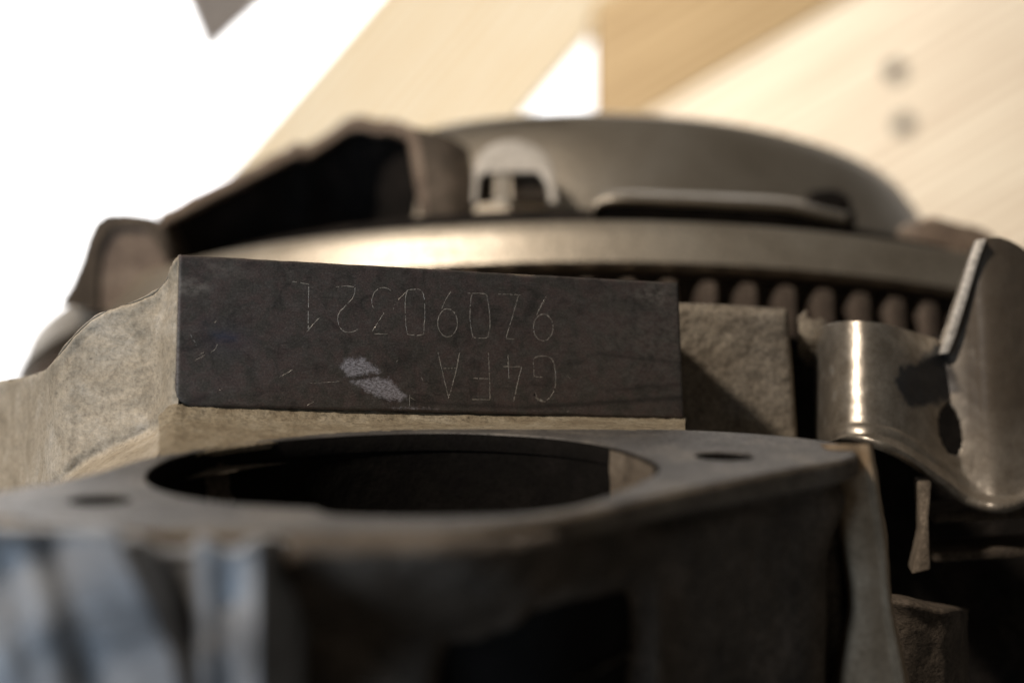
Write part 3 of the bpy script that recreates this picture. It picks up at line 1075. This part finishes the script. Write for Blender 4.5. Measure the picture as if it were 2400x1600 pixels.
def th_at(px, r):
    """Angle round the flywheel where radius r shows at image column px (near side)."""
    best = min(((abs(to_px(fw(r, t, 16))[0] - px), t) for t in np.linspace(-1.35, 1.35, 700)), key=lambda q: q[0])
    return best[1]


prof = [(73, 6), (70.8, 12), (69.0, 18), (67.0, 24), (65.0, 29), (63.0, 32.4), (60, 34.0), (54, 34.8), (40, 35.2), (24, 35.0)]
lathe('drum', prof, 'cover', cover, 160, th_at(1000, 66), 2.6, sharp=60)
lathe('top_plate', [(62, 32.8), (56, 34.0), (30, 34.6), (22, 34.2)], 'cover', cover, 80, -3.8, th_at(990, 66), sharp=60)
lathe('pressure_plate', [(50, 31.5), (56, 24), (58, 10), (92, 6), (94, 1)], 'black', cover, 160)

# left arm: rolled strap edge over a dark opening
arm = [(372, 503, 258), (400, 488, 259), (480, 446, 264), (580, 396, 270), (668, 350, 275), (694, 336, 276), (722, 338, 277), (772, 308, 280), (812, 279, 281), (850, 272, 281), (884, 282, 280), (914, 281, 278), (950, 292, 274), (1010, 322, 270)]
rows = []
for dy, dd in ((2, 30), (1, 8), (0, 2.5), (8, 0.6), (24, -1.2), (34, -0.6), (38, 4)):
    rows.append([at(x, y + dy, Y + dd) for x, y, Y in arm])
sheet('arm_edge', rows, 150, 30, 'cover_rust', cover, amp=0.25, freq=0.3, seed=2)
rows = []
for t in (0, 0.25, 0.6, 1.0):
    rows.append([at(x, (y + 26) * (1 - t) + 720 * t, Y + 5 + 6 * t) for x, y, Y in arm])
sheet('arm_web', rows, 90, 30, 'black', cover, amp=0.4, freq=0.12)  # added dark sheet, its black stands for the shade in the opening
ff = [at(950, 292, 268), at(978, 300, 267), at(1012, 500, 262), at(985, 505, 263)]
prism('arm_post', ff, [p + np.array([0, 3, 0]) for p in ff], 'cover_rust', cover, bev=0.4)
rows = [[at(975, 304, 262), at(1035, 322, 261.5), at(1092, 356, 263)], [at(995, 400, 260), at(1050, 410, 259.5), at(1100, 420, 262)], [at(1008, 520, 257), at(1052, 520, 256.5), at(1104, 520, 259)]]
sheet('arm_side', rows, 20, 20, 'cast_dark', cover, thick=1)

# raised arch, two windows and a pin
ap = [(1106, 476), (1110, 402), (1121, 366), (1142, 344), (1172, 331), (1208, 328), (1246, 336), (1278, 358), (1297, 392), (1308, 476), (1290, 476), (1282, 430), (1262, 403), (1140, 405), (1124, 414), (1119, 476)]
ff = [at(x, y, 260.5 - (y - 328) * 0.06) for x, y in ap]
prism('strap_pad', ff, [p + np.array([0, 9, 0]) for p in ff], 'strap', cover, bev=0.5, seg=3)
for a in ([(1122, 410), (1160, 408), (1158, 468), (1118, 472)], [(1196, 404), (1262, 404), (1282, 430), (1290, 470), (1200, 468)]):
    ff = [at(x, y, 258.2) for x, y in a]
    prism('dark_window', ff, [p + np.array([0, 6, 0]) for p in ff], 'cast_dark', cover, bev=0.3)  # solid dark blocks, the shade of the recesses put into their colour
V, F = [], []
pin0 = at(1179, 480, 254.5)
for (z, r) in ((0, 0.0), (0, 1.8), (0.8, 1.6), (1.3, 0.75), (4.9, 0.6), (5.0, 0.0)):
    for i in range(14):
        a = 2 * math.pi * i / 14
        V.append(pin0 + np.array([r * math.cos(a), r * math.sin(a), z]))
for k in range(5):
    for i in range(14):
        F.append((k * 14 + i, k * 14 + (i + 1) % 14, (k + 1) * 14 + (i + 1) % 14, (k + 1) * 14 + i))
o = mesh_obj('strap_rivet', V, F, 'engraved', cover)
fix_normals(o, 50)

# slot lip with the dark slit below it
lip = [(1385, 505, 240), (1392, 478, 240), (1412, 460, 240), (1470, 453, 239.5), (1600, 458, 239.8), (1720, 464, 240.5), (1830, 470, 242), (1900, 482, 244), (1985, 500, 248)]
rows = []
for dy, dd in ((-6, 16), (-2, 3), (0, 0.6), (9, -0.4), (20, 0.2), (24, 2.5), (24, 14)):
    rows.append([at(x, y + dy, Y + dd) for x, y, Y in lip])
sheet('slot_lip', rows, 90, 26, 'cover', cover)
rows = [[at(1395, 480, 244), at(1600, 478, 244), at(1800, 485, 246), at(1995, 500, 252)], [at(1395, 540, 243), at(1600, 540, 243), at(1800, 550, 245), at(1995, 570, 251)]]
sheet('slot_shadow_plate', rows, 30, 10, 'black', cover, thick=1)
ff = [at(1900, 446, 250), at(1960, 442, 251), at(1996, 462, 252), at(1998, 520, 252), at(1900, 520, 250)]
prism('slot_end', ff, [p + np.array([0, 5, 0]) for p in ff], 'black', cover, bev=0.8)  # black block stands in for the shade of a deep hole

# left lug: folded shell with a lit inner face
lo = [(138, 712), (166, 668), (190, 610), (204, 560), (222, 520), (250, 500), (300, 499), (352, 506), (380, 520), (400, 600), (420, 660)]
li_ = [(226, 730), (228, 640), (232, 600), (244, 560), (262, 536), (290, 528), (330, 530), (352, 545), (368, 572), (386, 606), (410, 700)]
n = len(lo)
A = [at(x, y, 262 - (x - 138) * 0.02) for x, y in lo]
B = [at(x, y, 261 - (x - 138) * 0.02) for x, y in li_]
Bb = [p + np.array([0.3, 0.9, 0]) for p in B]
Ab = [p + np.array([0.6, 14.0, 0]) for p in A]
V = Ab + A + B + Bb
F = [(k * n + i, k * n + i + 1, (k + 1) * n + i + 1, (k + 1) * n + i) for k in range(3) for i in range(n - 1)]
lug = mesh_obj('lug', V, F, 'cast_dark', cover)
fix_normals(lug, 60)
V = Bb + [sum(Bb) / n]
mesh_obj('lug_face', V, [(i, (i + 1) % n, n) for i in range(n)], 'cover_rust', cover, smooth=False)
# right lug
rl = [(2150, 520), (2190, 506), (2240, 522), (2290, 530), (2330, 548), (2352, 590), (2385, 635), (2440, 700), (2440, 780), (2150, 700)]
ff = [at(x, y, 262) for x, y in rl]
prism('lug', ff, [p + np.array([0, 14, 0]) for p in ff], 'cover_rust', cover, bev=0.8)
for ob in C.objects:
    if 'org' in ob:
        del ob['org']
